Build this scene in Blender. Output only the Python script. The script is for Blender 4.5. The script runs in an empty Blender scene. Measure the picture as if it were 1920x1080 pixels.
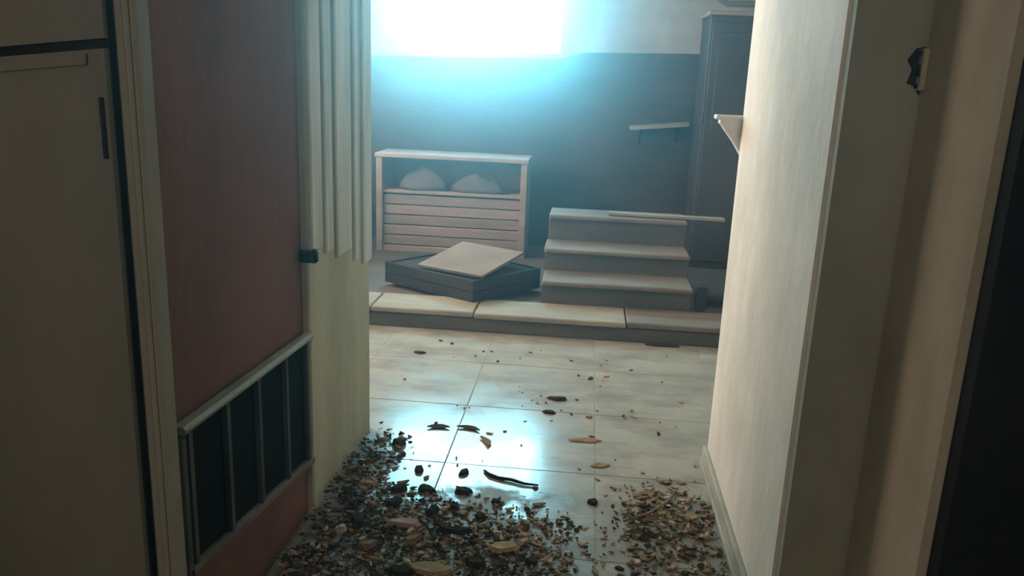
import bpy, bmesh, math, random
from mathutils import Vector, Matrix

# ------------------------------------------------------------------ camera, sky, exposure
sc = bpy.context.scene
COL = sc.collection
PI = math.pi

PITCH, YAW, ROLL = math.radians(14.4), math.radians(5.0), math.radians(2.3)
fwd = Vector((-math.sin(YAW) * math.cos(PITCH), math.cos(YAW) * math.cos(PITCH), -math.sin(PITCH)))
rgt = Vector((math.cos(YAW), math.sin(YAW), 0))
upv = rgt.cross(fwd)
r2 = rgt * math.cos(ROLL) + upv * math.sin(ROLL)
u2 = -rgt * math.sin(ROLL) + upv * math.cos(ROLL)
cd = bpy.data.cameras.new('camera')
cam = bpy.data.objects.new('camera', cd)
COL.objects.link(cam)
cd.sensor_width = 36.0
cd.lens = 36.0 * 1523.0 / 1920.0
cd.clip_start = 0.02
m = Matrix((r2, u2, -fwd)).transposed().to_4x4()
m.translation = Vector((0, 0, 1.5))
cam.matrix_world = m
sc.camera = cam

w = bpy.data.worlds.new('overcast_sky')
sc.world = w
w.use_nodes = True
bg = w.node_tree.nodes['Background']
bg.inputs['Color'].default_value = (0.22, 0.76, 1.0, 1)
bg.inputs['Strength'].default_value = 58.0

sc.view_settings.view_transform = 'Standard'
sc.view_settings.look = 'None'
sc.view_settings.gamma = 1.0
sc.view_settings.use_curve_mapping = False
sc.view_settings.exposure = 0.45
sc.cycles.volume_step_rate = 4.0


def portal(name, loc, rot, sx, sy):
    """guides sky light through a window opening (no light of its own)"""
    l = bpy.data.lights.new(name, 'AREA')
    l.shape = 'RECTANGLE'
    l.size, l.size_y = sx, sy
    l.cycles.is_portal = True
    o = bpy.data.objects.new(name, l)
    o.location = loc
    o.rotation_euler = rot
    COL.objects.link(o)
    return o


portal('sky_portal', (-1.03, 7.40, 2.25), (-PI / 2, 0, 0), 1.6, 1.15)
portal('sky_portal', (-2.64, 4.85, 1.885), (0, -PI / 2, 0), 1.5, 2.8)
portal('sky_portal', (-0.55, -1.75, 1.985), (PI / 2, 0, 0), 0.58, 0.9)

rnd = random.Random(7)

# ------------------------------------------------------------------ materials
MATS = {}


def mat(name, c1, c2=None, rough=0.8, scale=4.0, bump=0.15, stretch=(1, 1, 1), c3=None, spec=0.4, detail=6.0, lo=0.38, hi=0.62, bscale=30.0, metal=0.0, rough2=None):
    """procedural paint / wood / plaster: two or three noise-mixed colours and fine relief"""
    if name in MATS:
        return MATS[name]
    mt = bpy.data.materials.new(name)
    mt.use_nodes = True
    nt = mt.node_tree
    n, l = nt.nodes, nt.links
    b = n['Principled BSDF']
    b.inputs['Roughness'].default_value = rough
    b.inputs['Specular IOR Level'].default_value = spec
    b.inputs['Metallic'].default_value = metal
    tc = n.new('ShaderNodeTexCoord')
    mp = n.new('ShaderNodeMapping')
    mp.inputs['Scale'].default_value = stretch
    l.new(tc.outputs['Object'], mp.inputs['Vector'])
    nz = n.new('ShaderNodeTexNoise')
    nz.inputs['Scale'].default_value = scale
    nz.inputs['Detail'].default_value = detail
    nz.inputs['Roughness'].default_value = 0.65
    l.new(mp.outputs[0], nz.inputs['Vector'])
    cr = n.new('ShaderNodeValToRGB')
    c2 = c2 or tuple(x * 0.7 for x in c1)
    cr.color_ramp.elements[0].position = lo
    cr.color_ramp.elements[0].color = (*c2, 1)
    cr.color_ramp.elements[1].position = hi
    cr.color_ramp.elements[1].color = (*c1, 1)
    if c3:
        e = cr.color_ramp.elements.new(min(0.98, hi + 0.12))
        e.color = (*c3, 1)
    l.new(nz.outputs['Fac'], cr.inputs[0])
    l.new(cr.outputs[0], b.inputs['Base Color'])
    if rough2 is not None:
        mr = n.new('ShaderNodeMapRange')
        mr.inputs['From Min'].default_value = lo
        mr.inputs['From Max'].default_value = hi
        mr.inputs['To Min'].default_value = rough2
        mr.inputs['To Max'].default_value = rough
        l.new(nz.outputs['Fac'], mr.inputs['Value'])
        l.new(mr.outputs[0], b.inputs['Roughness'])
    if bump:
        n2 = n.new('ShaderNodeTexNoise')
        n2.inputs['Scale'].default_value = bscale
        n2.inputs['Detail'].default_value = 5
        l.new(mp.outputs[0], n2.inputs['Vector'])
        bp = n.new('ShaderNodeBump')
        bp.inputs['Strength'].default_value = bump
        bp.inputs['Distance'].default_value = 0.01
        l.new(n2.outputs['Fac'], bp.inputs['Height'])
        l.new(bp.outputs[0], b.inputs['Normal'])
    MATS[name] = mt
    return mt


def glass_mat(name='dusty_glass', tint=(1, 1, 1, 1)):
    mt = bpy.data.materials.new(name)
    mt.use_nodes = True
    n, l = mt.node_tree.nodes, mt.node_tree.links
    n.clear()
    out = n.new('ShaderNodeOutputMaterial')
    mx = n.new('ShaderNodeMixShader')
    tr = n.new('ShaderNodeBsdfTransparent')
    tr.inputs[0].default_value = tint
    gl = n.new('ShaderNodeBsdfGlossy')
    gl.inputs['Roughness'].default_value = 0.06
    mx.inputs[0].default_value = 0.06
    l.new(tr.outputs[0], mx.inputs[1])
    l.new(gl.outputs[0], mx.inputs[2])
    l.new(mx.outputs[0], out.inputs[0])
    return mt


PLASTER = mat('pale_plaster', (0.78, 0.74, 0.64), (0.58, 0.56, 0.485), scale=2.2, stretch=(1, 1, 0.5), bump=0.25, c3=(0.76, 0.69, 0.63))
PIERPL = mat('green_grey_plaster', (0.50, 0.51, 0.38), (0.38, 0.39, 0.28), scale=3, stretch=(1.6, 1.6, 0.4), bump=0.25)
PIERUP = mat('pale_streaked_plaster', (0.66, 0.68, 0.62), (0.48, 0.50, 0.45), scale=5, stretch=(2.5, 2.5, 0.25), bump=0.2)
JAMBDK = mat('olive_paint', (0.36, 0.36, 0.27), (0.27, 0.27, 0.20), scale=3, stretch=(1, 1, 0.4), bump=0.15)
REVEALR = mat('worn_beige_paint', (0.44, 0.41, 0.31), (0.32, 0.30, 0.22), scale=3, stretch=(1, 1, 0.4), bump=0.2)
SHADEBLK = mat('shade_black', (0.02, 0.02, 0.018), (0.012, 0.012, 0.011), scale=3, bump=0.1, spec=0.1)  # near-black colour painted for shade in the door gaps and at the right edge
RED = mat('oxblood_paint', (0.22, 0.105, 0.08), (0.155, 0.075, 0.058), scale=2.5, stretch=(1, 1, 0.5), bump=0.2, c3=(0.16, 0.11, 0.08))
BACKUP = mat('back_plaster', (0.42, 0.44, 0.40), (0.30, 0.32, 0.30), scale=3, bump=0.25)
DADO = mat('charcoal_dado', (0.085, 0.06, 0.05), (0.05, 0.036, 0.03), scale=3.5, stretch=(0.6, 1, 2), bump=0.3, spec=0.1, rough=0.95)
CEIL = mat('ceiling_plaster', (0.5, 0.49, 0.44), (0.4, 0.4, 0.36), scale=2, bump=0.2)
WHITE = mat('white_gloss_paint', (0.78, 0.78, 0.76), (0.68, 0.68, 0.66), scale=4, bump=0.05, rough=0.45)
GREYW = mat('grey_window_paint', (0.40, 0.42, 0.41), (0.3, 0.32, 0.31), scale=6, bump=0.1, rough=0.5)
DOORM = mat('dull_green_door_paint', (0.185, 0.182, 0.142), (0.14, 0.143, 0.11), scale=2.0, stretch=(1.5, 1.5, 0.5), bump=0.12, rough=0.6)
JAMBL = mat('door_frame_paint', (0.33, 0.32, 0.25), (0.26, 0.25, 0.19), scale=3, stretch=(1, 1, 0.4), bump=0.12, rough=0.6)
TILE = mat('dirty_pale_tile', (0.39, 0.385, 0.325), (0.28, 0.275, 0.23), scale=3.2, bump=0.05, rough=0.13, rough2=0.24, bscale=9, spec=0.5, lo=0.34, hi=0.60)
GROUT = mat('dark_grout', (0.30, 0.30, 0.25), (0.22, 0.22, 0.18), scale=10, bump=0.3)
STEPM = mat('dusty_step_timber', (0.20, 0.165, 0.135), (0.125, 0.105, 0.085), scale=3, stretch=(0.5, 3, 3), bump=0.25, rough=0.7)
RISER = mat('dark_riser_timber', (0.12, 0.10, 0.083), (0.075, 0.064, 0.053), scale=3, stretch=(0.5, 3, 3), bump=0.25)
PALE = mat('pale_plank', (0.31, 0.28, 0.21), (0.22, 0.20, 0.155), scale=4, stretch=(0.5, 3, 3), bump=0.2)
LIDM = mat('dull_white_board', (0.22, 0.17, 0.135), (0.17, 0.135, 0.105), scale=5, bump=0.1, rough=0.85, spec=0.1)
BOXDK = mat('black_crate_paint', (0.048, 0.036, 0.032), (0.026, 0.02, 0.018), scale=6, bump=0.25, rough=0.8, spec=0.15)
CABM = mat('faded_pink_grey_paint', (0.34, 0.27, 0.235), (0.24, 0.19, 0.165), scale=4, stretch=(0.6, 1, 2.5), bump=0.2, c3=(0.37, 0.26, 0.225))
CABIN = mat('cabinet_back_board', (0.28, 0.22, 0.19), (0.19, 0.155, 0.135), scale=5, stretch=(0.4, 1, 3), bump=0.25)
CLOTH = mat('blue_grey_cloth', (0.13, 0.12, 0.125), (0.075, 0.07, 0.075), scale=7, bump=0.2)
RAILM = mat('worn_rail_wood', (0.38, 0.36, 0.27), (0.24, 0.22, 0.16), scale=9, stretch=(3, 0.6, 3), bump=0.2, rough=0.5)
BALM = mat('dark_baluster_paint', (0.085, 0.088, 0.07), (0.055, 0.056, 0.045), scale=5, bump=0.1)
PANELM = mat('near_black_panel', (0.011, 0.012, 0.010), (0.007, 0.007, 0.006), scale=5, bump=0.1, spec=0.08, rough=0.9)
STRING = mat('worn_string_paint', (0.20, 0.16, 0.13), (0.13, 0.10, 0.08), scale=8, stretch=(3, 0.6, 3), bump=0.2)
IRON = mat('dark_iron', (0.03, 0.03, 0.028), (0.018, 0.018, 0.017), scale=9, bump=0.2, rough=0.5, metal=0.6)
BRASS = mat('dull_brass', (0.50, 0.46, 0.32), (0.36, 0.32, 0.2), scale=9, bump=0.1, rough=0.35, metal=0.1)
WARD = mat('charcoal_cupboard_paint', (0.055, 0.045, 0.043), (0.035, 0.029, 0.028), scale=4, stretch=(2, 2, 0.5), bump=0.15, rough=0.6)
SHELFM = mat('grey_brown_shelf_wood', (0.30, 0.27, 0.24), (0.2, 0.18, 0.16), scale=6, stretch=(0.5, 3, 3), bump=0.2)
PIPEM = mat('dull_green_pipe_paint', (0.12, 0.15, 0.13), (0.08, 0.1, 0.09), scale=6, bump=0.1)
BASEB = mat('grey_baseboard_paint', (0.40, 0.39, 0.32), (0.24, 0.24, 0.19), scale=6, stretch=(1, .4, 1), bump=0.2)
D_DARK = mat('dark_litter', (0.06, 0.045, 0.032), (0.032, 0.024, 0.018), scale=20, bump=0.2, spec=0.08, rough=0.95)
D_BROWN = mat('brown_litter', (0.27, 0.18, 0.11), (0.17, 0.115, 0.07), scale=20, bump=0.2, spec=0.08, rough=0.95)
D_OCHRE = mat('ochre_litter', (0.42, 0.31, 0.18), (0.3, 0.22, 0.13), scale=20, bump=0.2, spec=0.08, rough=0.95)
D_PINK = mat('pink_plaster_chip', (0.42, 0.29, 0.24), (0.32, 0.22, 0.18), scale=14, bump=0.2, spec=0.08, rough=0.95)
D_WHITE = mat('white_plaster_chip', (0.50, 0.47, 0.40), (0.38, 0.36, 0.3), scale=14, bump=0.2, spec=0.08, rough=0.95)
D_OLIVE = mat('olive_litter', (0.25, 0.22, 0.12), (0.16, 0.14, 0.08), scale=20, bump=0.2, spec=0.08, rough=0.95)
GLASS = glass_mat()
AMBER = glass_mat('amber_balance_glass', (1.0, 0.485, 0.385, 1))  # tint added on the unseen windows to neutralise the blue sky light


def floor_dirt(mt):
    """brown tracked-in dirt lying on the tiles: thick near the passage mouth and along the left pier, patchy elsewhere"""
    n, l = mt.node_tree.nodes, mt.node_tree.links
    b = n['Principled BSDF']
    base = b.inputs['Base Color'].links[0].from_socket
    geo = n.new('ShaderNodeNewGeometry')
    sep = n.new('ShaderNodeSeparateXYZ')
    l.new(geo.outputs['Position'], sep.inputs[0])
    nz = n.new('ShaderNodeTexNoise')
    nz.inputs['Scale'].default_value = 4.5
    nz.inputs['Detail'].default_value = 8
    nz.inputs['Roughness'].default_value = 0.7
    l.new(geo.outputs['Position'], nz.inputs['Vector'])

    def rng(sock, a, c_, t0, t1):
        m_ = n.new('ShaderNodeMapRange')
        m_.inputs['From Min'].default_value = a
        m_.inputs['From Max'].default_value = c_
        m_.inputs['To Min'].default_value = t0
        m_.inputs['To Max'].default_value = t1
        l.new(sock, m_.inputs['Value'])
        return m_.outputs[0]

    def mth(op, a, c_):
        m_ = n.new('ShaderNodeMath')
        m_.operation = op
        for i, v in enumerate((a, c_)):
            if isinstance(v, float):
                m_.inputs[i].default_value = v
            else:
                l.new(v, m_.inputs[i])
        return m_.outputs[0]
    near = mth('MULTIPLY', rng(sep.outputs['Y'], 3.0, 2.45, 0.0, 1.0), rng(sep.outputs['X'], 0.18, -0.12, 0.25, 1.0))
    patch = mth('MULTIPLY', rng(sep.outputs['X'], 0.12, 0.3, 0.0, 1.0), rng(sep.outputs['Y'], 3.05, 2.7, 0.0, 0.9))
    near = mth('MAXIMUM', near, patch)
    side = rng(sep.outputs['X'], -0.55, -0.85, 0.0, 1.0)
    yy = rng(sep.outputs['Y'], 3.4, 2.9, 0.0, 1.0)
    cover = mth('MAXIMUM', near, mth('MULTIPLY', side, yy))
    thr = mth('SUBTRACT', mth('ADD', nz.outputs['Fac'], mth('MULTIPLY', cover, 0.42)), 0.64)
    fac = rng(thr, 0.0, 0.14, 0.0, 0.7)
    st = n.new('ShaderNodeTexNoise')
    st.inputs['Scale'].default_value = 2.6
    st.inputs['Detail'].default_value = 9
    st.inputs['Roughness'].default_value = 0.75
    sm = n.new('ShaderNodeMapping')
    sm.inputs['Scale'].default_value = (1.0, 2.2, 1.0)
    l.new(geo.outputs['Position'], sm.inputs['Vector'])
    l.new(sm.outputs[0], st.inputs['Vector'])
    sx = n.new('ShaderNodeMix')
    sx.data_type = 'RGBA'
    l.new(rng(st.outputs['Fac'], 0.46, 0.60, 0.0, 0.75), sx.inputs['Factor'])
    l.new(base, sx.inputs['A'])
    sx.inputs['B'].default_value = (0.21, 0.195, 0.165, 1)
    base = sx.outputs['Result']
    mx = n.new('ShaderNodeMix')
    mx.data_type = 'RGBA'
    l.new(fac, mx.inputs['Factor'])
    l.new(base, mx.inputs['A'])
    mx.inputs['B'].default_value = (0.145, 0.115, 0.075, 1)
    l.new(mx.outputs['Result'], b.inputs['Base Color'])
    ro = b.inputs['Roughness'].links[0].from_socket
    l.new(mth('MAXIMUM', ro, mth('MULTIPLY', fac, 0.85)), b.inputs['Roughness'])


floor_dirt(TILE)

# ------------------------------------------------------------------ helpers


class B:
    """collects shapes in one bmesh, then links them as one mesh object"""

    def __init__(s):
        s.bm = bmesh.new()

    def box(s, x0, x1, y0, y1, z0, z1, bev=0.0, M=None):
        r = bmesh.ops.create_cube(s.bm, size=1.0)
        vs = r['verts']
        for v in vs:
            v.co = Vector(((x0 + x1) / 2 + v.co.x * (x1 - x0), (y0 + y1) / 2 + v.co.y * (y1 - y0), (z0 + z1) / 2 + v.co.z * (z1 - z0)))
        if bev:
            es = list({e for v in vs for e in v.link_edges})
            r2_ = bmesh.ops.bevel(s.bm, geom=es, offset=bev, segments=1, affect='EDGES', clamp_overlap=True)
            vs = list({v for f in r2_['faces'] for v in f.verts} | {v for v in vs if v.is_valid})
        if M is not None:
            bmesh.ops.transform(s.bm, matrix=M, verts=[v for v in vs if v.is_valid])
        return s

    def prism(s, pts, d):
        """polygon of 3-D points pushed along vector d"""
        d = Vector(d)
        a = [s.bm.verts.new(p) for p in pts]
        b = [s.bm.verts.new(Vector(p) + d) for p in pts]
        s.bm.faces.new(a)
        s.bm.faces.new(b[::-1])
        k = len(pts)
        for i in range(k):
            s.bm.faces.new((a[i], b[i], b[(i + 1) % k], a[(i + 1) % k]))
        return s

    def tube(s, pts, r, seg=8, taper=None):
        pts = [Vector(p) for p in pts]
        rings = []
        for i, p in enumerate(pts):
            t = (pts[min(i + 1, len(pts) - 1)] - pts[max(i - 1, 0)]).normalized()
            a = t.cross(Vector((0, 0, 1)))
            if a.length < 1e-4:
                a = t.cross(Vector((1, 0, 0)))
            a.normalize()
            c = a.cross(t)
            rr = r * (taper[i] if taper else 1)
            rings.append([s.bm.verts.new(p + (a * math.cos(2 * PI * k / seg) + c * math.sin(2 * PI * k / seg)) * rr) for k in range(seg)])
        for i in range(len(rings) - 1):
            for k in range(seg):
                s.bm.faces.new((rings[i][k], rings[i][(k + 1) % seg], rings[i + 1][(k + 1) % seg], rings[i + 1][k]))
        s.bm.faces.new(rings[0][::-1])
        s.bm.faces.new(rings[-1])
        return s

    def faces(s, verts, faces):
        vs = [s.bm.verts.new(v) for v in verts]
        for f in faces:
            s.bm.faces.new([vs[i] for i in f])
        return s

    def build(s, name, material, parent=None, smooth=False, fix=True):
        if fix:
            bmesh.ops.recalc_face_normals(s.bm, faces=s.bm.faces)
        me = bpy.data.meshes.new(name)
        s.bm.to_mesh(me)
        s.bm.free()
        for mt in (material if isinstance(material, (list, tuple)) else [material]):
            me.materials.append(mt)
        if smooth:
            for p in me.polygons:
                p.use_smooth = True
        o = bpy.data.objects.new(name, me)
        COL.objects.link(o)
        if parent:
            o.parent = parent
            o.matrix_parent_inverse = Matrix.Translation(-parent.location) if not parent.parent else Matrix.Identity(4)
        return o


def empty(name, loc=(0, 0, 0)):
    o = bpy.data.objects.new(name, None)
    o.empty_display_size = 0.1
    o.location = loc
    COL.objects.link(o)
    return o


def tag(o, label=None, cat=None, group=None, kind=None):
    if label:
        o['label'] = label
    if cat:
        o['category'] = cat
    if group:
        o['group'] = group
    if kind:
        o['kind'] = kind
    return o


def struct(o, label, cat):
    return tag(o, label, cat, kind='structure')


# ------------------------------------------------------------------ the setting
HC = 2.85
# floor slab with separate tiles
fl = struct(B().box(-2.4, 1.8, -1.6, 7.1, -0.16, -0.0016).build('floor', GROUT), 'pale dirty tiled floor littered with dark debris', 'floor')
T = 0.6
tile_mesh = None
xs = [0.1 + T * i for i in range(-4, 3)]
ys = [4.15 + T * j for j in range(-9, 1)]
for x in xs:
    for y in ys:
        g = 0.0022
        x0, x1, y0, y1 = max(x, -2.3), min(x + T, 1.7), max(y, -1.5), min(y + T, 4.72)
        if tile_mesh is None or (x1 - x0 < T - 1e-6) or (y1 - y0 < T - 1e-6):
            t = B().box(-(x1 - x0) / 2 + g, (x1 - x0) / 2 - g, -(y1 - y0) / 2 + g, (y1 - y0) / 2 - g, -0.03, 0.0, bev=0.0012).build('tile', TILE)
            if abs(x1 - x0 - T) < 1e-6 and abs(y1 - y0 - T) < 1e-6:
                tile_mesh = t.data
        else:
            t = bpy.data.objects.new('tile', tile_mesh)
            COL.objects.link(t)
        t.parent = fl
        t.location = ((x0 + x1) / 2, (y0 + y1) / 2, 0)
        t.rotation_euler = (rnd.uniform(-.0012, .0012), rnd.uniform(-.0012, .0012), 0)

struct(B().box(-2.4, 1.8, -1.6, 7.4, HC, HC + 0.1).build('ceiling', CEIL), 'pale plaster ceiling above the passage', 'ceiling')

# back wall with a stepped, splayed window opening
YB = 7.0
inner = [(-1.78, 1.84), (-1.655, 1.84), (-1.64, 1.70), (-0.29, 1.72), (-0.29, 2.72), (-1.78, 2.72)]
outer = [(-1.74, 1.90), (-1.62, 1.90), (-1.60, 1.80), (-0.36, 1.80), (-0.36, 2.68), (-1.74, 2.68)]
wb = B()
bm = wb.bm
L, R_, TOP, BOT = -2.4, 1.8, HC, -0.15
iv = [bm.verts.new((x, YB, z)) for x, z in inner]
ov = [bm.verts.new((x, YB + 0.35, z)) for x, z in outer]
c = {k: bm.verts.new(p) for k, p in dict(bl=(L, YB, BOT), br=(R_, YB, BOT), tr=(R_, YB, TOP), tl=(L, YB, TOP), Bl=(L, YB + .35, BOT), Br=(R_, YB + .35, BOT), Tr=(R_, YB + .35, TOP), Tl=(L, YB + .35, TOP)).items()}
for a, tl_, tr_, br_, bl_ in ((iv, c['tl'], c['tr'], c['br'], c['bl']), (ov, c['Tl'], c['Tr'], c['Br'], c['Bl'])):
    bm.faces.new((bl_, br_, a[3], a[2]))
    bm.faces.new((bl_, a[2], a[1], a[0]))
    bm.faces.new((br_, tr_, a[4], a[3]))
    bm.faces.new((tr_, tl_, a[5], a[4]))
    bm.faces.new((tl_, bl_, a[0], a[5]))
for i in range(6):
    f = bm.faces.new((iv[i], iv[(i + 1) % 6], ov[(i + 1) % 6], ov[i]))
    f.material_index = 1
for p, q in (('bl', 'br'), ('br', 'tr'), ('tr', 'tl'), ('tl', 'bl')):
    bm.faces.new((c[p], c[q], c[q.capitalize()], c[p.capitalize()]))
wall_back = struct(wb.build('wall_back', [BACKUP, WHITE]), 'grey plaster end wall with the bright window and dark lower half', 'wall')
# dark dado applied to the lower half, right of and under the window
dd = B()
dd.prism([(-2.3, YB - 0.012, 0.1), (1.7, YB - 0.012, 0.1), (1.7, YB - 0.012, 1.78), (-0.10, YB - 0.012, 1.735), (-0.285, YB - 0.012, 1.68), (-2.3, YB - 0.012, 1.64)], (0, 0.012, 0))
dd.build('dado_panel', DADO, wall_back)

# window: sash bars and panes in the opening
win = struct(empty('window_1', (-1.03, 7.28, 1.8)), 'overexposed white window high in the end wall', 'window')
YW = 7.26


def bar(x0, x1, z0, z1, name='muntin', y0=YW, y1=YW + 0.035, m_=None):
    return B().box(x0, x1, y0, y1, z0, z1, bev=0.004).build(name, m_ or GREYW, win)


bar(-1.665, -1.645, 1.85, 2.70)
bar(-1.335, -1.315, 2.0, 2.70)
bar(-0.565, -0.545, 2.0, 2.70)
bar(-1.315, -0.565, 2.0, 2.028)
bar(-1.40, -0.45, 1.76, 1.79, 'sill_bar', m_=WHITE)
for a in ((-1.755, -1.665, 1.87, 2.70), (-1.645, -1.335, 1.75, 2.70), (-1.335, -0.545, 1.79, 2.0), (-1.315, -0.565, 2.028, 2.70), (-0.545, -0.33, 1.76, 2.70)):
    B().box(a[0], a[1], YW + .014, YW + .018, a[2], a[3]).build('pane', GLASS, win)

# far room side walls (left one has an unseen window opening added for side light)
wl = B()
X0, X1 = -2.65, -2.3
wl.box(X0, X1, 3.2, 3.5, -0.15, HC)
wl.box(X0, X1, 6.2, 7.0, -0.15, HC)
wl.box(X0, X1, 3.5, 6.2, -0.15, 1.15)
wl.box(X0, X1, 3.5, 6.2, 2.62, HC)
struct(wl.build('wall_far_left', PLASTER), 'pale plaster side wall of the far room', 'wall')
win2 = struct(empty('added_side_window', (-2.5, 4.85, 1.15)), 'added unseen side window of the far room, tinted to balance its light', 'window')
for a in ((3.5, 3.55, 1.15, 2.62), (6.15, 6.2, 1.15, 2.62), (3.55, 6.15, 1.15, 1.2), (3.55, 6.15, 2.57, 2.62), (4.40, 4.44, 1.2, 2.57), (5.27, 5.31, 1.2, 2.57)):
    B().box(-2.5, -2.45, a[0], a[1], a[2], a[3], bev=0.004).build('window_frame', GREYW, win2)
for a in ((3.55, 4.40), (4.44, 5.27), (5.31, 6.15)):
    B().box(-2.482, -2.478, a[0], a[1], 1.2, 2.57).build('pane', AMBER, win2)
struct(B().box(1.7, 1.8, 3.1, 7.0, -0.15, HC).build('wall_far_right', PLASTER), 'plaster right wall of the far room', 'wall')
# partition above/left of the opening that closes the far room from the stair recess
struct(B().box(-2.4, -1.02, 3.05, 3.2, -0.15, HC).build('wall_partition', PLASTER), 'plaster partition behind the left pier', 'wall')

# left: red wall, pier
struct(B().box(-1.10, -0.905, 1.45, 3.1, -0.15, HC).build('wall_left', RED), 'dull oxblood red wall above the dark balustrade', 'wall')
pier = struct(B().box(-1.03, -0.88, 2.49, 3.22, -0.15, HC, bev=0.006).build('wall_left_pier', PIERPL), 'green grey plastered pier left of the tiled floor', 'wall')
# vertical casing fillets on the upper part of the pier
for y0, y1, dz in ((2.495, 2.60, 0.93), (2.635, 2.71, 0.90), (2.76, 2.93, 0.86), (2.98, 3.03, 0.80), (3.10, 3.215, 0.76)):
    B().box(-0.885, -0.866, y0, y1, dz, HC, bev=0.005).build('casing_strip', PIERUP, pier)

# right: pale wall block, olive return, beige reveal, black near face
struct(B().box(0.555, 0.74, 1.97, 3.13, -0.15, HC, bev=0.008).build('wall_right', PLASTER), 'pale lit plaster wall right of the tiled floor', 'wall')
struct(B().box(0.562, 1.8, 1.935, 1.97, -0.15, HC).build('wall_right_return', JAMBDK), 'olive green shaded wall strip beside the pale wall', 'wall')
struct(B().box(0.74, 1.8, 3.03, 3.13, -0.15, HC).build('wall_right_rear', PLASTER), 'rear face of the right wall', 'wall')
struct(B().box(0.72, 0.86, 1.535, 1.935, -0.15, HC, bev=0.012).build('wall_right_reveal', REVEALR), 'worn beige reveal strip at the right edge', 'wall')
struct(B().box(0.735, 1.8, 1.49, 1.535, -0.15, HC).build('wall_near_right', SHADEBLK), 'wall coloured black for the deep shade at the right edge', 'wall')  # near-black colour stands in for darkness on this face
# enclosure behind the camera
struct(B().box(1.7, 1.8, -1.6, 1.5, -0.15, HC).build('wall_near_side', PLASTER), 'right wall beside the camera', 'wall')
wr = B()
wr.box(-2.4, -0.82, -1.7, -1.6, -0.15, HC)
wr.box(-0.28, 1.8, -1.7, -1.6, -0.15, HC)
wr.box(-0.82, -0.28, -1.7, -1.6, -0.15, 1.55)
wr.box(-0.82, -0.28, -1.7, -1.6, 2.42, HC)
struct(wr.build('wall_rear', PLASTER), 'wall behind the camera with the opening added for fill light', 'wall')
win3 = struct(empty('added_fill_window', (-0.55, -1.65, 1.55)), 'unseen window added behind the camera for fill light', 'window')  # unseen window put in to brighten the foreground
for a in ((-0.82, -0.79, 1.55, 2.42), (-0.31, -0.28, 1.55, 2.42), (-0.79, -0.31, 1.55, 1.58), (-0.79, -0.31, 2.39, 2.42)):
    B().box(a[0], a[1], -1.67, -1.63, a[2], a[3], bev=0.004).build('window_frame', GREYW, win3)
B().box(-0.79, -0.31, -1.652, -1.648, 1.58, 2.39).build('pane', AMBER, win3)
struct(B().box(-2.4, -2.3, -1.6, 3.2, -0.15, HC).build('wall_near_left', PLASTER), 'left wall beside the camera', 'wall')

# baseboard along the right wall
bb = struct(B().box(0.538, 0.556, 1.96, 3.14, 0.0, 0.075, bev=0.004).build('baseboard_right', BASEB), 'low grey baseboard along the pale right wall', 'baseboard')
B().box(0.530, 0.54, 1.96, 3.14, 0.0, 0.022, bev=0.003).build('shoe_moulding', BASEB, bb)

# left door and its frame
jm = struct(B().box(-1.0, -0.830, 1.467, 1.52, -0.15, HC, bev=0.006).build('trim_1', JAMBL), 'dull green door frame post left of the red wall', 'door frame')
B().box(-0.852, -0.840, 1.458, 1.468, 0, HC, bev=0.003).build('edge_bead', JAMBL, jm)
struct(B().box(-2.3, -0.95, 1.467, 1.52, -0.15, HC).build('wall_door_side', PLASTER), 'wall closing the space behind the left door', 'wall')
door = struct(empty('door_1', (-0.87, 1.44, 0)), 'dull dark green panelled door at the left edge', 'door')
B().box(-1.70, -0.868, 1.44, 1.462, 0.01, 2.2, bev=0.002).build('door_core', SHADEBLK, door)  # core coloured black so the panel gaps read as shadow
B().prism([(-1.70, 1.43, 1.452), (-0.869, 1.43, 1.543), (-0.869, 1.43, 2.2), (-1.70, 1.43, 2.2)], (0, 0.011, 0)).build('upper_panel', DOORM, door)
B().prism([(-1.70, 1.425, 0.01), (-0.872, 1.425, 0.01), (-0.869, 1.425, 1.525), (-1.70, 1.425, 1.434)], (0, 0.016, 0)).build('lower_panel', DOORM, door)
B().prism([(-1.70, 1.418, 1.408), (-0.90, 1.418, 1.496), (-0.90, 1.418, 1.515), (-1.70, 1.418, 1.427)], (0, 0.008, 0)).build('ledge_strip', DOORM, door)
B().box(-0.884, -0.876, 1.418, 1.427, 1.33, 1.44, bev=0.002).build('latch', IRON, door)  # dark strip standing in for the shading along the door edge

# ------------------------------------------------------------------ steps and raised floor at the far end
pf = struct(B().box(-2.3, 1.7, 4.74, 7.0, -0.0016, 0.10).build('floor_platform', RISER), 'raised floor beyond the pale step edge', 'floor')
tr = struct(B().box(-2.3, 1.7, 4.695, 4.745, 0.0, 0.085, bev=0.006).build('trim_2', RISER), 'dark face of the lowest step across the floor', 'step')
for i, (x0, x1, dy) in enumerate(((-2.3, -1.28, 0), (-1.272, -0.64, .006), (-0.634, 0.28, -.004), (0.287, 0.98, .004), (0.986, 1.7, 0))):
    B().box(x0, x1, 4.68 + dy, 5.02, 0.088 + .002 * (i % 2), 0.122 + .003 * (i % 2), bev=0.007).build('tread_board', PALE if i < 3 else STEPM, tr)

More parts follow.
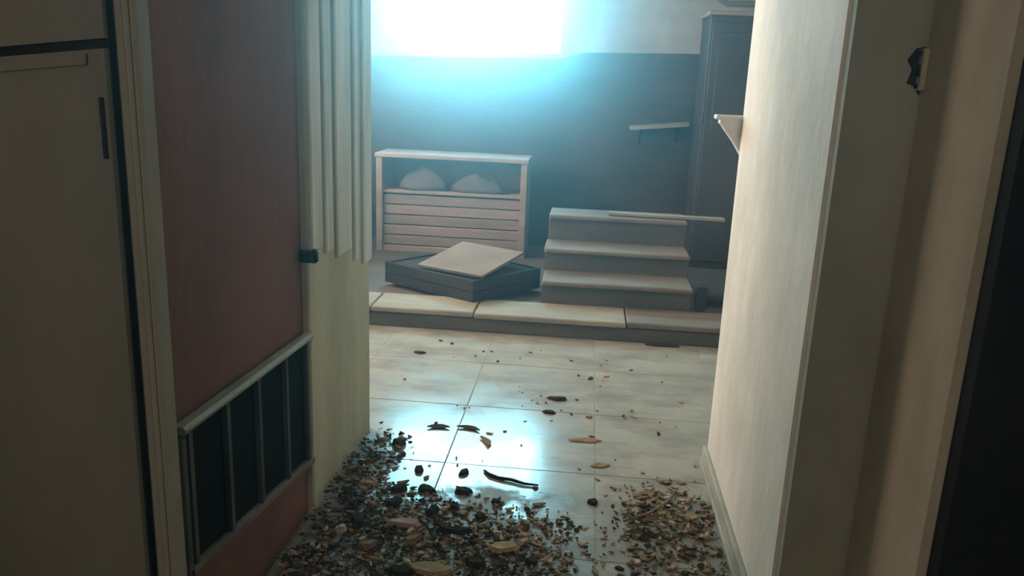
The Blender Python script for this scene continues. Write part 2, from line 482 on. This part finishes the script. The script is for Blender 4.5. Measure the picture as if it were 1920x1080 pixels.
stair = tag(empty('wooden_steps', (0.22, 5.3, 0.1)), 'dusty wooden steps climbing below the end wall', 'steps')
tops = [0.27, 0.42, 0.60]
for k, z in enumerate(tops):
    y0 = 5.0 + 0.30 * k
    depth = 0.30
    zb = 0.10
    B().box(-0.245, 0.695, y0 + 0.03, y0 + 0.055, zb, z - 0.03, bev=0.003).build('riser', RISER, stair)
    B().box(-0.25 - .01 * (k % 2), 0.70, y0, y0 + depth + 0.04, z - 0.032, z, bev=0.008).build('tread', STEPM, stair)
for x in (-0.255, 0.70):
    B().prism([(x, 5.05, 0.10), (x, 5.92, 0.10), (x, 5.92, 0.56), (x, 5.68, 0.56), (x, 5.66, 0.38), (x, 5.36, 0.38), (x, 5.34, 0.23), (x, 5.05, 0.23)], (0.03 if x < 0 else -0.03, 0, 0)).build('stringer', RISER, stair)

# ------------------------------------------------------------------ left balustrade
bal = tag(empty('stair_balustrade', (-0.90, 2.05, 0.1)), 'dark low balustrade with black panels against the red wall', 'railing')


def zr(y):
    return 0.708 + (y - 1.60) * (0.664 - 0.708) / 0.853


def zs(y):
    return 0.335 + (y - 1.655) * (0.219 - 0.335) / 0.793


ya, yb = 1.615, 2.485
B().prism([(-0.900, ya, zr(ya) - .014), (-0.868, ya, zr(ya) - .014), (-0.864, ya, zr(ya) - .004), (-0.872, ya, zr(ya) + .005), (-0.897, ya, zr(ya) + .005)], (0, yb - ya, zr(yb) - zr(ya))).build('handrail', RAILM, bal)
B().prism([(-0.903, ya, zs(ya) - .012), (-0.872, ya, zs(ya) - .012), (-0.872, ya, zs(ya) + .004), (-0.903, ya, zs(ya) + .004)], (0, yb - ya, zs(yb) - zs(ya))).build('bottom_rail', STRING, bal)
by = [1.660, 1.86, 2.06, 2.27, 2.455]
for y in by:
    B().prism([(-0.893, y - .009, zs(y - .009)), (-0.893, y + .009, zs(y + .009)), (-0.893, y + .009, zr(y + .009) - .014), (-0.893, y - .009, zr(y - .009) - .014)], (0.015, 0, 0)).build('baluster', BALM, bal)
for i in range(len(by)):
    y0 = by[i] + 0.009
    y1 = (by[i + 1] if i < len(by) - 1 else yb + .009) - 0.009
    if y1 - y0 > 0.005:
        B().prism([(-0.902, y0, zs(y0)), (-0.902, y1, zs(y1)), (-0.902, y1, zr(y1) - .014), (-0.902, y0, zr(y0) - .014)], (0.008, 0, 0)).build('panel', PANELM, bal)
B().box(-0.902, -0.872, 1.602, 1.632, 0.30, 0.69, bev=0.006).build('newel', BALM, bal)

# iron keeper on the near edge of the pier
kp = tag(empty('iron_keeper', (-0.90, 2.47, 0.90)), 'small dark iron keeper on the left pier edge', 'bracket')
B().box(-0.903, -0.845, 2.462, 2.488, 0.905, 0.945, bev=0.005).build('plate', IRON, kp)
B().tube([(-0.862, 2.47, 0.92), (-0.845, 2.45, 0.92), (-0.845, 2.45, 0.955)], 0.008).build('hook', IRON, kp, smooth=True)

# ------------------------------------------------------------------ right side fittings
lp = tag(empty('latch_plate', (0.715, 1.915, 1.56)), 'small dull brass latch plate on the beige reveal', 'latch')
B().box(0.708, 0.721, 1.905, 1.937, 1.51, 1.60, bev=0.003).build('plate', BRASS, lp)
B().box(0.704, 0.710, 1.914, 1.928, 1.54, 1.565, bev=0.002).build('keeper_hole', IRON, lp)
for dz in (1.52, 1.59):
    B().tube([(0.703, 1.921, dz), (0.709, 1.921, dz)], 0.005).build('screw', IRON, lp)
B().prism([(0.690, 1.93, 1.525), (0.705, 1.93, 1.52), (0.719, 1.93, 1.50), (0.719, 1.93, 1.605), (0.700, 1.93, 1.60), (0.684, 1.93, 1.575), (0.697, 1.93, 1.555)], (0, 0.006, 0)).build('broken_wood', IRON, lp)

br = tag(empty('corbel_bracket', (0.53, 3.18, 1.26)), 'white curved corbel bracket on the far end of the pale wall', 'bracket')
pts = [(0.57, 1.40), (0.478, 1.392), (0.476, 1.372)]
for i in range(7):
    a = i / 6
    pts.append((0.484 + 0.082 * (a ** 1.0), 1.366 - 0.112 * a ** 0.85 + 0.010 * math.sin(a * PI)))
pts.append((0.574, 1.262))
B().prism([(x, 3.132, z) for x, z in pts], (0, 0.055, 0)).build('bracket_body', WHITE, br)
B().box(0.46, 0.585, 3.131, 3.20, 1.385, 1.402, bev=0.004).build('cap', WHITE, br)

# ------------------------------------------------------------------ far end things
cab = tag(empty('open_cabinet', (-1.09, 6.55, 0.1)), 'faded pink grey open cabinet under the bright window', 'cabinet')
cx0, cx1, cy0, cy1, cz0, cz1 = -1.69, -0.475, 6.40, 6.80, 0.10, 0.86
B().box(cx0, cx0 + .05, cy0, cy1, cz0, cz1, bev=0.004).build('side_panel', CABM, cab)
B().box(cx1 - .05, cx1, cy0, cy1, cz0, cz1, bev=0.004).build('side_panel', CABM, cab)
B().box(cx0 - .01, cx1 + .01, cy0 - .015, cy1, cz1, cz1 + .035, bev=0.006).build('top_board', CABM, cab)
B().box(cx0 + .05, cx1 - .05, cy1 - .03, cy1 - .012, cz0, cz1).build('back_panel', CABIN, cab)
B().box(cx0 + .05, cx1 - .05, cy0 + .03, cy1 - .03, 0.575, 0.60, bev=0.003).build('shelf', CABM, cab)
B().box(cx0 + .05, cx1 - .05, cy0 + .015, cy1 - .03, cz0, cz0 + .045, bev=0.003).build('bottom_board', CABM, cab)
zz = 0.150
for i in range(5):
    B().box(cx0 + .05, cx1 - .05, cy0 + .04, cy0 + .055, zz + .003, zz + .078, bev=0.004, M=Matrix.Translation((0, rnd.uniform(-.004, .004), 0))).build('slat', CABM if i % 2 else CABIN, cab)
    zz += 0.083


def lump(cx, cy, z0, rx, ry, rz, seed, name, material, label, cat, group=None, nu=20, nv=9, rough=0.22):
    r = random.Random(seed)
    ph = [r.uniform(0, 6.28) for _ in range(6)]
    vs, fs = [], []
    for j in range(nv):
        t = j / (nv - 1) * PI / 2
        for i in range(nu):
            a = 2 * PI * i / nu
            k = 1 + rough * (math.sin(3 * a + ph[0] + 2 * t) * .5 + math.sin(5 * a + ph[1]) * .3 + math.sin(7 * a + ph[2] + 4 * t) * .3)
            vs.append((cx + rx * math.cos(t) * math.cos(a) * k, cy + ry * math.cos(t) * math.sin(a) * k, z0 + rz * math.sin(t) * (1 + rough * math.sin(2 * a + ph[3]) * .5)))
    for j in range(nv - 1):
        for i in range(nu):
            fs.append((j * nu + i, j * nu + (i + 1) % nu, (j + 1) * nu + (i + 1) % nu, (j + 1) * nu + i))
    fs.append(tuple(range(nu))[::-1])
    o = B().faces(vs, fs).build(name, material, smooth=True)
    return tag(o, label, cat, group)


lump(-1.33, 6.52, 0.60, .19, .08, .17, 3, 'cloth_bundle', CLOTH, 'blue grey cloth bundle at left on the cabinet shelf', 'cloth')
lump(-0.86, 6.52, 0.60, .21, .08, .15, 5, 'cloth_bundle', CLOTH, 'blue grey cloth bundle at right on the cabinet shelf', 'cloth')

# black crate turned on the step, dull white board on it
ct = tag(empty('black_crate', (-0.80, 5.2, 0.125)), 'low black wooden crate turned askew on the step', 'crate')
P = [Vector((-0.675, 4.90, 0)), Vector((-0.28, 5.38, 0)), Vector((-0.92, 5.84, 0)), Vector((-1.34, 5.30, 0))]
cc = sum(P, Vector()) / 4
zc0, zc1 = 0.126, 0.265
for i in range(4):
    a, b = P[i], P[(i + 1) % 4]
    n_ = (cc - (a + b) / 2)
    d = (b - a).normalized()
    n_ = (n_ - d * n_.dot(d)).normalized() * 0.018
    for z0_, z1_ in ((zc0, zc0 + .064), (zc0 + .070, zc1)):
        a2, b2 = a + d * .002, b - d * .002
        B().prism([(a2.x, a2.y, z0_), (b2.x, b2.y, z0_), (b2.x, b2.y, z1_), (a2.x, a2.y, z1_)], n_).build('side_board', BOXDK, ct)
    q = P[i] + (cc - P[i]).normalized() * .03
    B().box(q.x - .016, q.x + .016, q.y - .016, q.y + .016, zc0, zc1 - .003).build('corner_post', BOXDK, ct)
B().prism([(p.x + (cc.x - p.x) * .05, p.y + (cc.y - p.y) * .05, zc0) for p in P], (0, 0, .012)).build('bottom', BOXDK, ct)
B().prism([(p.x + (cc.x - p.x) * .04, p.y + (cc.y - p.y) * .04, zc1 - .03) for p in P], (0, 0, .02)).build('inner_deck', BOXDK, ct)
# white board : four corners, slightly raised at the back
lid = [(-1.085, 5.18, 0.272), (-0.625, 4.965, 0.272), (-0.40, 5.42, 0.345), (-0.86, 5.68, 0.345)]
tag(B().prism(lid, (-0.004, -0.004, 0.016)).build('white_board', LIDM), 'dull white board lying tilted on the black crate', 'board')

# shelf sagging on the dark wall
sh = tag(empty('wall_shelf', (0.55, 6.9, 1.15)), 'narrow grey brown shelf on the dark right wall', 'shelf')
B().prism([(0.32, 6.80, 1.135), (0.79, 6.80, 1.185), (0.79, 6.80, 1.215), (0.32, 6.80, 1.165)], (0, 0.186, 0)).build('shelf_board', SHELFM, sh)
for x, z in ((0.40, 1.143), (0.70, 1.175)):
    B().prism([(x, 6.985, z), (x, 6.84, z), (x, 6.985, z - .13)], (0.02, 0, 0)).build('shelf_bracket', IRON, sh)

# charcoal cupboard at the right end
cp = tag(empty('tall_cupboard', (1.25, 6.6, 0.1)), 'tall charcoal cupboard half hidden behind the pale right wall', 'cupboard')
B().box(0.84, 1.60, 6.45, 6.96, 0.10, 2.02, bev=0.006).build('carcass', WARD, cp)
for x0, x1 in ((0.855, 1.215), (1.225, 1.59)):
    d_ = B().box(x0, x1, 6.425, 6.449, 0.16, 1.97, bev=0.005).build('door', WARD, cp)
    B().box(x1 - .05 if x0 < 1 else x0 + .03, x1 - .03 if x0 < 1 else x0 + .05, 6.405, 6.426, 1.0, 1.12, bev=0.004).build('handle', IRON, d_)
    B().box(x0 + .05, x1 - .07, 6.418, 6.427, 1.1, 1.9, bev=0.004).build('raised_panel', WARD, d_)
B().box(0.82, 1.62, 6.42, 6.97, 2.02, 2.05, bev=0.006).build('cornice', SHELFM, cp)

# pipe high up on the right
pp = tag(empty('wall_pipe', (1.2, 6.3, 2.1)), 'dull green pipe running high at the right', 'pipe')
B().tube([(0.82, 6.36, 2.30), (0.84, 6.30, 2.13), (0.92, 6.28, 2.085), (1.65, 6.28, 2.10)], 0.022).build('pipe_run', PIPEM, pp, smooth=True)
B().tube([(0.82, 6.36, 2.28), (0.82, 6.36, HC)], 0.022).build('pipe_drop', PIPEM, pp, smooth=True)

# loose planks
tag(B().box(-.40, .40, -.035, .035, 0, .022, bev=.004, M=Matrix.Translation((0.56, 5.70, 0.604)) @ Matrix.Rotation(-.03, 4, 'Z')).build('loose_plank', SHELFM), 'thin grey plank lying along the top step edge', 'plank')
tag(B().box(-.26, .26, -.05, .05, 0, .03, bev=.005, M=Matrix.Translation((1.02, 5.30, 0.124)) @ Matrix.Rotation(.05, 4, 'Z')).build('timber_block', BOXDK), 'black timber block beside the right end of the steps', 'timber')
nb = tag(empty('post_stub', (0.765, 5.02, 0.12)), 'short black post stub at the right end of the steps', 'post')
B().box(0.725, 0.785, 5.02, 5.09, 0.128, 0.27, bev=0.006).build('shaft', BOXDK, nb)
B().box(0.718, 0.792, 5.013, 5.097, 0.27, 0.29, bev=0.005).build('cap', BOXDK, nb)

# ------------------------------------------------------------------ litter on the floor: uncounted crumbs, one object


def density(x, y):
    """how thickly the floor is littered at x, y"""
    d = 0.0
    if y < 2.74:
        d = max(d, min(1, (2.74 - y) / 0.30) * max(0.0, min(1, (0.05 - x) / 0.3)))
    if x < -0.62:
        d = max(d, min(1, (-0.62 - x) / 0.16) * max(0, min(1, (3.25 - y) / .4)) * .9)
    e = math.hypot((x - 0.36) / 0.24, (y - 2.62) / 0.36)
    d = max(d, max(0, 1.0 - e) * 1.0)
    d = max(d, (0.45 if x < 0.02 else 0.13 if x < 0.2 else 0.4) if y < 2.6 else 0)
    return max(d, 0.006)


lb = B()
bm = lb.bm
cnt = 0
while cnt < 6000:
    x, y = rnd.uniform(-0.865, 0.52), rnd.uniform(1.75, 4.5)
    if rnd.random() > density(x, y):
        continue
    cnt += 1
    s_ = rnd.choice((0.003, 0.004, 0.005, 0.006, 0.008, 0.010)) * rnd.uniform(.7, 1.3)
    el = rnd.uniform(1, 2.6)
    a = rnd.uniform(0, PI)
    k = rnd.choice((3, 4, 5, 5))
    h = rnd.uniform(0.0015, 0.006)
    z0 = 0.001 + rnd.random() * (0.012 + 0.05 * max(0, min(1, (-0.70 - x) / .15))) * density(x, y)
    tilt = rnd.uniform(-.5, .5)
    pts = []
    for i in range(k):
        t = 2 * PI * i / k + rnd.uniform(-.4, .4)
        px, py = s_ * el * math.cos(t), s_ * math.sin(t)
        pts.append((x + px * math.cos(a) - py * math.sin(a), y + px * math.sin(a) + py * math.cos(a), z0 + abs(px) * abs(tilt) * .5))
    aa = [bm.verts.new(p) for p in pts]
    bb_ = [bm.verts.new((x + (p[0] - x) * .8, y + (p[1] - y) * .8, p[2] + h)) for p in pts]
    fs = [bm.faces.new(aa[::-1]), bm.faces.new(bb_)] + [bm.faces.new((aa[i], aa[(i + 1) % k], bb_[(i + 1) % k], bb_[i])) for i in range(k)]
    q = 0.5 + 0.5 * math.sin(x * 17 + 2.1 * math.sin(y * 9)) * math.sin(y * 23 + 1.3 * math.sin(x * 11))
    if x < -0.55:
        q *= 0.45
    mi = rnd.choices(range(6), (3.5 + 16 * (1 - q) ** 2, 6, 0.5 + 3.0 * q, 0.3 + 1.6 * q, 0.1 + 0.6 * q, 3))[0]
    for f in fs:
        f.material_index = mi
tag(lb.build('floor_litter', [D_DARK, D_BROWN, D_OCHRE, D_PINK, D_WHITE, D_OLIVE]), 'dark crumbs, leaves and plaster dust littering the near floor', 'litter', kind='stuff')


def chip(name, x, y, sx, sy, h, rot, material, label, cat, seed, k=6, z=0.002, group='loose fragments on the floor'):
    r = random.Random(seed)
    lo, hi = [], []
    for i in range(k):
        t = 2 * PI * (i + r.uniform(-.25, .25)) / k
        q = r.uniform(.75, 1.1)
        px, py = sx * math.cos(t) * q, sy * math.sin(t) * q
        X, Y = x + px * math.cos(rot) - py * math.sin(rot), y + px * math.sin(rot) + py * math.cos(rot)
        lo.append((X, Y, z))
        hi.append((x + (X - x) * .78, y + (Y - y) * .78, z + h * r.uniform(.6, 1.1)))
    n = k
    return tag(B().faces(lo + hi, [tuple(range(n))[::-1], tuple(range(n, 2 * n))] + [(i, (i + 1) % n, n + (i + 1) % n, n + i) for i in range(n)]).build(name, material), label, cat, group)


def leaf(x, y, ln, wd, rot, material, label, seed, curl=.005):
    r = random.Random(seed)
    n = 9
    vs, fs = [], []
    for i in range(n):
        u = i / (n - 1)
        hw = wd * math.sin(PI * (0.06 + u * .9)) ** .8
        for j, v in enumerate((-1, 0, 1)):
            px, py = (u - .5) * ln, v * hw + .15 * ln * math.sin(u * 3)
            pz = 0.003 + curl * (abs(v) * .7 + (2 * u - 1) ** 2 * .6)
            vs.append((x + px * math.cos(rot) - py * math.sin(rot), y + px * math.sin(rot) + py * math.cos(rot), pz))
    for i in range(n - 1):
        for j in range(2):
            fs.append((i * 3 + j, (i + 1) * 3 + j, (i + 1) * 3 + j + 1, i * 3 + j + 1))
    o = B().faces(vs, fs).build('dry_leaf', material)
    md = o.modifiers.new('thickness', 'SOLIDIFY')
    md.thickness = 0.0015
    return tag(o, label, 'leaf', 'dry leaves on the floor')


chip('dark_fragment', -.08, 3.70, .045, .028, .014, .2, D_DARK, 'dark fragment lying alone on the pale mid floor, farther of two', 'fragment', 1)
chip('dark_fragment', -.115, 3.53, .034, .020, .011, -.2, D_DARK, 'dark fragment lying alone on the pale mid floor, nearer of two', 'fragment', 2)
chip('dark_fragment', -.87, 4.24, .035, .018, .01, .1, D_DARK, 'tiny dark fragment near the step at the left', 'fragment', 3)
chip('dark_block', -.715, 3.08, .036, .034, .03, .3, D_DARK, 'squarish dark block at the left edge of the white glare', 'block', 4, k=4)
chip('dark_fragment', -.80, 3.10, .022, .018, .014, .3, D_BROWN, 'small brown fragment beside the squarish dark block', 'fragment', 14)
chip('dark_fragment', -.585, 2.86, .026, .022, .016, 1.3, D_DARK, 'dark fragment at the lower left of the white glare', 'fragment', 5)
chip('dark_fragment', -.41, 2.87, .018, .036, .014, -.5, D_DARK, 'narrow dark fragment upright in the lower white glare', 'fragment', 6)
chip('dark_fragment', -.63, 2.70, .042, .028, .022, .3, D_DARK, 'dark lump at the left along the litter edge', 'fragment', 7)
chip('dark_fragment', -.525, 2.71, .04, .026, .022, -.2, D_DARK, 'dark lump in the middle along the litter edge', 'fragment', 8)
chip('dark_fragment', -.39, 2.72, .044, .024, .02, .15, D_DARK, 'dark lump at the right along the litter edge', 'fragment', 9)
chip('dark_fragment', .09, 2.72, .024, .02, .014, .15, D_DARK, 'dark fragment alone on the floor right of the curved twig', 'fragment', 10)
chip('brown_flake', .06, 3.26, .075, .03, .004, .1, D_BROWN, 'thin brown flake on the right half of the pale floor', 'flake', 11, k=8)
chip('brown_flake', .12, 3.03, .045, .025, .004, .4, D_BROWN, 'smaller thin brown flake nearer than the other brown flake', 'flake', 12, k=8)
chip('plaster_piece', -.75, 2.72, .05, .03, .018, .2, D_PINK, 'pinkish plaster piece at the foot of the left pier', 'plaster', 15)
chip('plaster_piece', -.555, 2.45, .075, .03, .014, .05, D_PINK, 'flat pinkish plaster piece in the dark litter', 'plaster', 16, k=7, z=.014)
chip('plaster_piece', -.755, 2.37, .026, .02, .02, .4, D_WHITE, 'small white plaster piece in the dark litter at the left', 'plaster', 17, z=.014)
chip('plaster_piece', -.20, 2.36, .06, .035, .014, .3, D_OCHRE, 'ochre plaster piece in the near litter', 'plaster', 18, z=.012)
chip('plaster_piece', -.42, 2.20, .09, .04, .016, -.1, D_OCHRE, 'large ochre plaster piece at the bottom edge of the litter', 'plaster', 19, z=.012)
chip('dark_fragment', -.375, 2.42, .07, .018, .018, .03, D_DARK, 'long dark splinter in the near litter', 'fragment', 20, z=.016)
chip('dark_fragment', -.50, 2.17, .05, .03, .02, .2, D_DARK, 'dark fragment at the bottom edge of the litter', 'fragment', 21, z=.012)
for i, (x, y, r_) in enumerate(((-.80, 2.62, .035), (-.76, 2.52, .028), (-.69, 2.56, .022), (-.62, 2.58, .030), (-.71, 2.44, .036), (-.64, 2.30, .030), (-.47, 2.56, .026), (-.40, 2.60, .020), (-.50, 2.36, .032),
                                (-.30, 2.54, .024), (-.26, 2.66, .018), (-.14, 2.52, .022), (-.28, 2.26, .030), (-.10, 2.30, .024), (-.83, 2.82, .026), (-.79, 2.93, .020))):
    chip('rubble_lump', x, y, r_ * 1.25, r_ * .8, r_ * .75, i * 1.3, (D_DARK, D_DARK, D_BROWN)[i % 3], 'dark rubble lump half buried in the near left litter', 'rubble', 60 + i, k=6, z=.006, group='rubble lumps in the near litter')
leaf(-.585, 3.265, .10, .020, .12, D_DARK, 'dark curled leaf at the top left of the white glare', 31)
leaf(-.455, 3.275, .11, .018, -.25, D_DARK, 'dark curled leaf at the top right of the white glare', 32)
leaf(-.37, 3.16, .10, .016, -1.1, D_BROWN, 'brown curled leaf between the two bright patches', 33)
leaf(.30, 2.80, .12, .022, .6, D_BROWN, 'brown leaf at the far side of the right litter patch', 34)
leaf(.43, 2.66, .12, .024, -.7, D_BROWN, 'brown leaf beside the right baseboard', 35)
leaf(.26, 2.52, .12, .024, .1, D_DARK, 'dark leaf at the near left of the right litter patch', 36)
tag(B().tube([(-.335, 2.90, .006), (-.31, 2.865, .008), (-.27, 2.845, .007), (-.22, 2.835, .009), (-.17, 2.815, .007), (-.115, 2.815, .006)], .0065, 7, (.7, 1.1, 1, 1.1, .9, .5)).build('curved_twig', D_DARK, smooth=True), 'dark curved twig across the bright floor glare', 'twig')
tag(B().tube([(.40, 4.655, .008), (.47, 4.645, .009), (.55, 4.652, .008), (.60, 4.65, .007)], .008, 7, (.6, 1, 1, .6)).build('straight_twig', D_DARK, smooth=True), 'dark straight stick on the floor before the step at right', 'twig')
tag(B().tube([(.20, 2.60, .008), (.29, 2.66, .012), (.36, 2.75, .010), (.41, 2.86, .008)], .006, 7, (.6, 1, 1, .6)).build('bent_twig', D_BROWN, smooth=True), 'brown bent twig in the right litter patch', 'twig')

# ------------------------------------------------------------------ haze volume added to make the blue glow around the end window
hz = bpy.data.materials.new('blue_glow_haze')
hz.use_nodes = True
n, l = hz.node_tree.nodes, hz.node_tree.links
n.clear()
out = n.new('ShaderNodeOutputMaterial')
vs = n.new('ShaderNodeVolumeScatter')
vs.inputs['Color'].default_value = (0.60, 0.90, 1.0, 1)
vs.inputs['Density'].default_value = 0.06
vs.inputs['Anisotropy'].default_value = 0.86
l.new(vs.outputs[0], out.inputs['Volume'])
hb = B().box(-2.29, 1.69, 0.25, 6.99, 0.09, HC - .01).build('glow_haze', hz)
tag(hb, 'added blue haze volume for the glow around the end window', 'haze', kind='stuff')

# denser scattering cloud added to imitate the bloom around the end window
cl = bpy.data.materials.new('window_glow_cloud')
cl.use_nodes = True
n, l = cl.node_tree.nodes, cl.node_tree.links
n.clear()
out = n.new('ShaderNodeOutputMaterial')
vs = n.new('ShaderNodeVolumeScatter')
vs.inputs['Color'].default_value = (0.50, 0.88, 1.0, 1)
vs.inputs['Anisotropy'].default_value = 0.35
tc = n.new('ShaderNodeTexCoord')
ln = n.new('ShaderNodeVectorMath')
ln.operation = 'LENGTH'
l.new(tc.outputs['Object'], ln.inputs[0])
mr = n.new('ShaderNodeMapRange')
mr.inputs['From Min'].default_value = 0.0
mr.inputs['From Max'].default_value = 1.0
mr.inputs['To Min'].default_value = 1.0
mr.inputs['To Max'].default_value = 0.0
l.new(ln.outputs['Value'], mr.inputs['Value'])
pw = n.new('ShaderNodeMath')
pw.operation = 'POWER'
pw.inputs[1].default_value = 0.8
l.new(mr.outputs[0], pw.inputs[0])
mu = n.new('ShaderNodeMath')
mu.operation = 'MULTIPLY'
mu.inputs[1].default_value = 0.68
l.new(pw.outputs[0], mu.inputs[0])
l.new(mu.outputs[0], vs.inputs['Density'])
l.new(vs.outputs[0], out.inputs['Volume'])
db = B()
bmesh.ops.create_uvsphere(db.bm, u_segments=32, v_segments=16, radius=1.0)
bmesh.ops.bisect_plane(db.bm, geom=db.bm.verts[:] + db.bm.edges[:] + db.bm.faces[:], plane_co=(0, 0, 0), plane_no=(0, 1, 0), clear_outer=True)
bmesh.ops.holes_fill(db.bm, edges=[e for e in db.bm.edges if e.is_boundary], sides=0)
RZ = 1.7
for v in db.bm.verts:
    v.co.z = min(v.co.z, (HC - 0.02 - 2.15) / RZ)
dc = db.build('window_glow_cloud', cl)
dc.location = (-1.03, 6.985, 2.15)
dc.scale = (1.7, 1.5, RZ)
for v in dc.data.vertices:
    v.co.x = max(v.co.x, (-2.28 + 1.03) / 1.7)
tag(dc, 'added blue glow cloud just inside the end window', 'haze', kind='stuff')
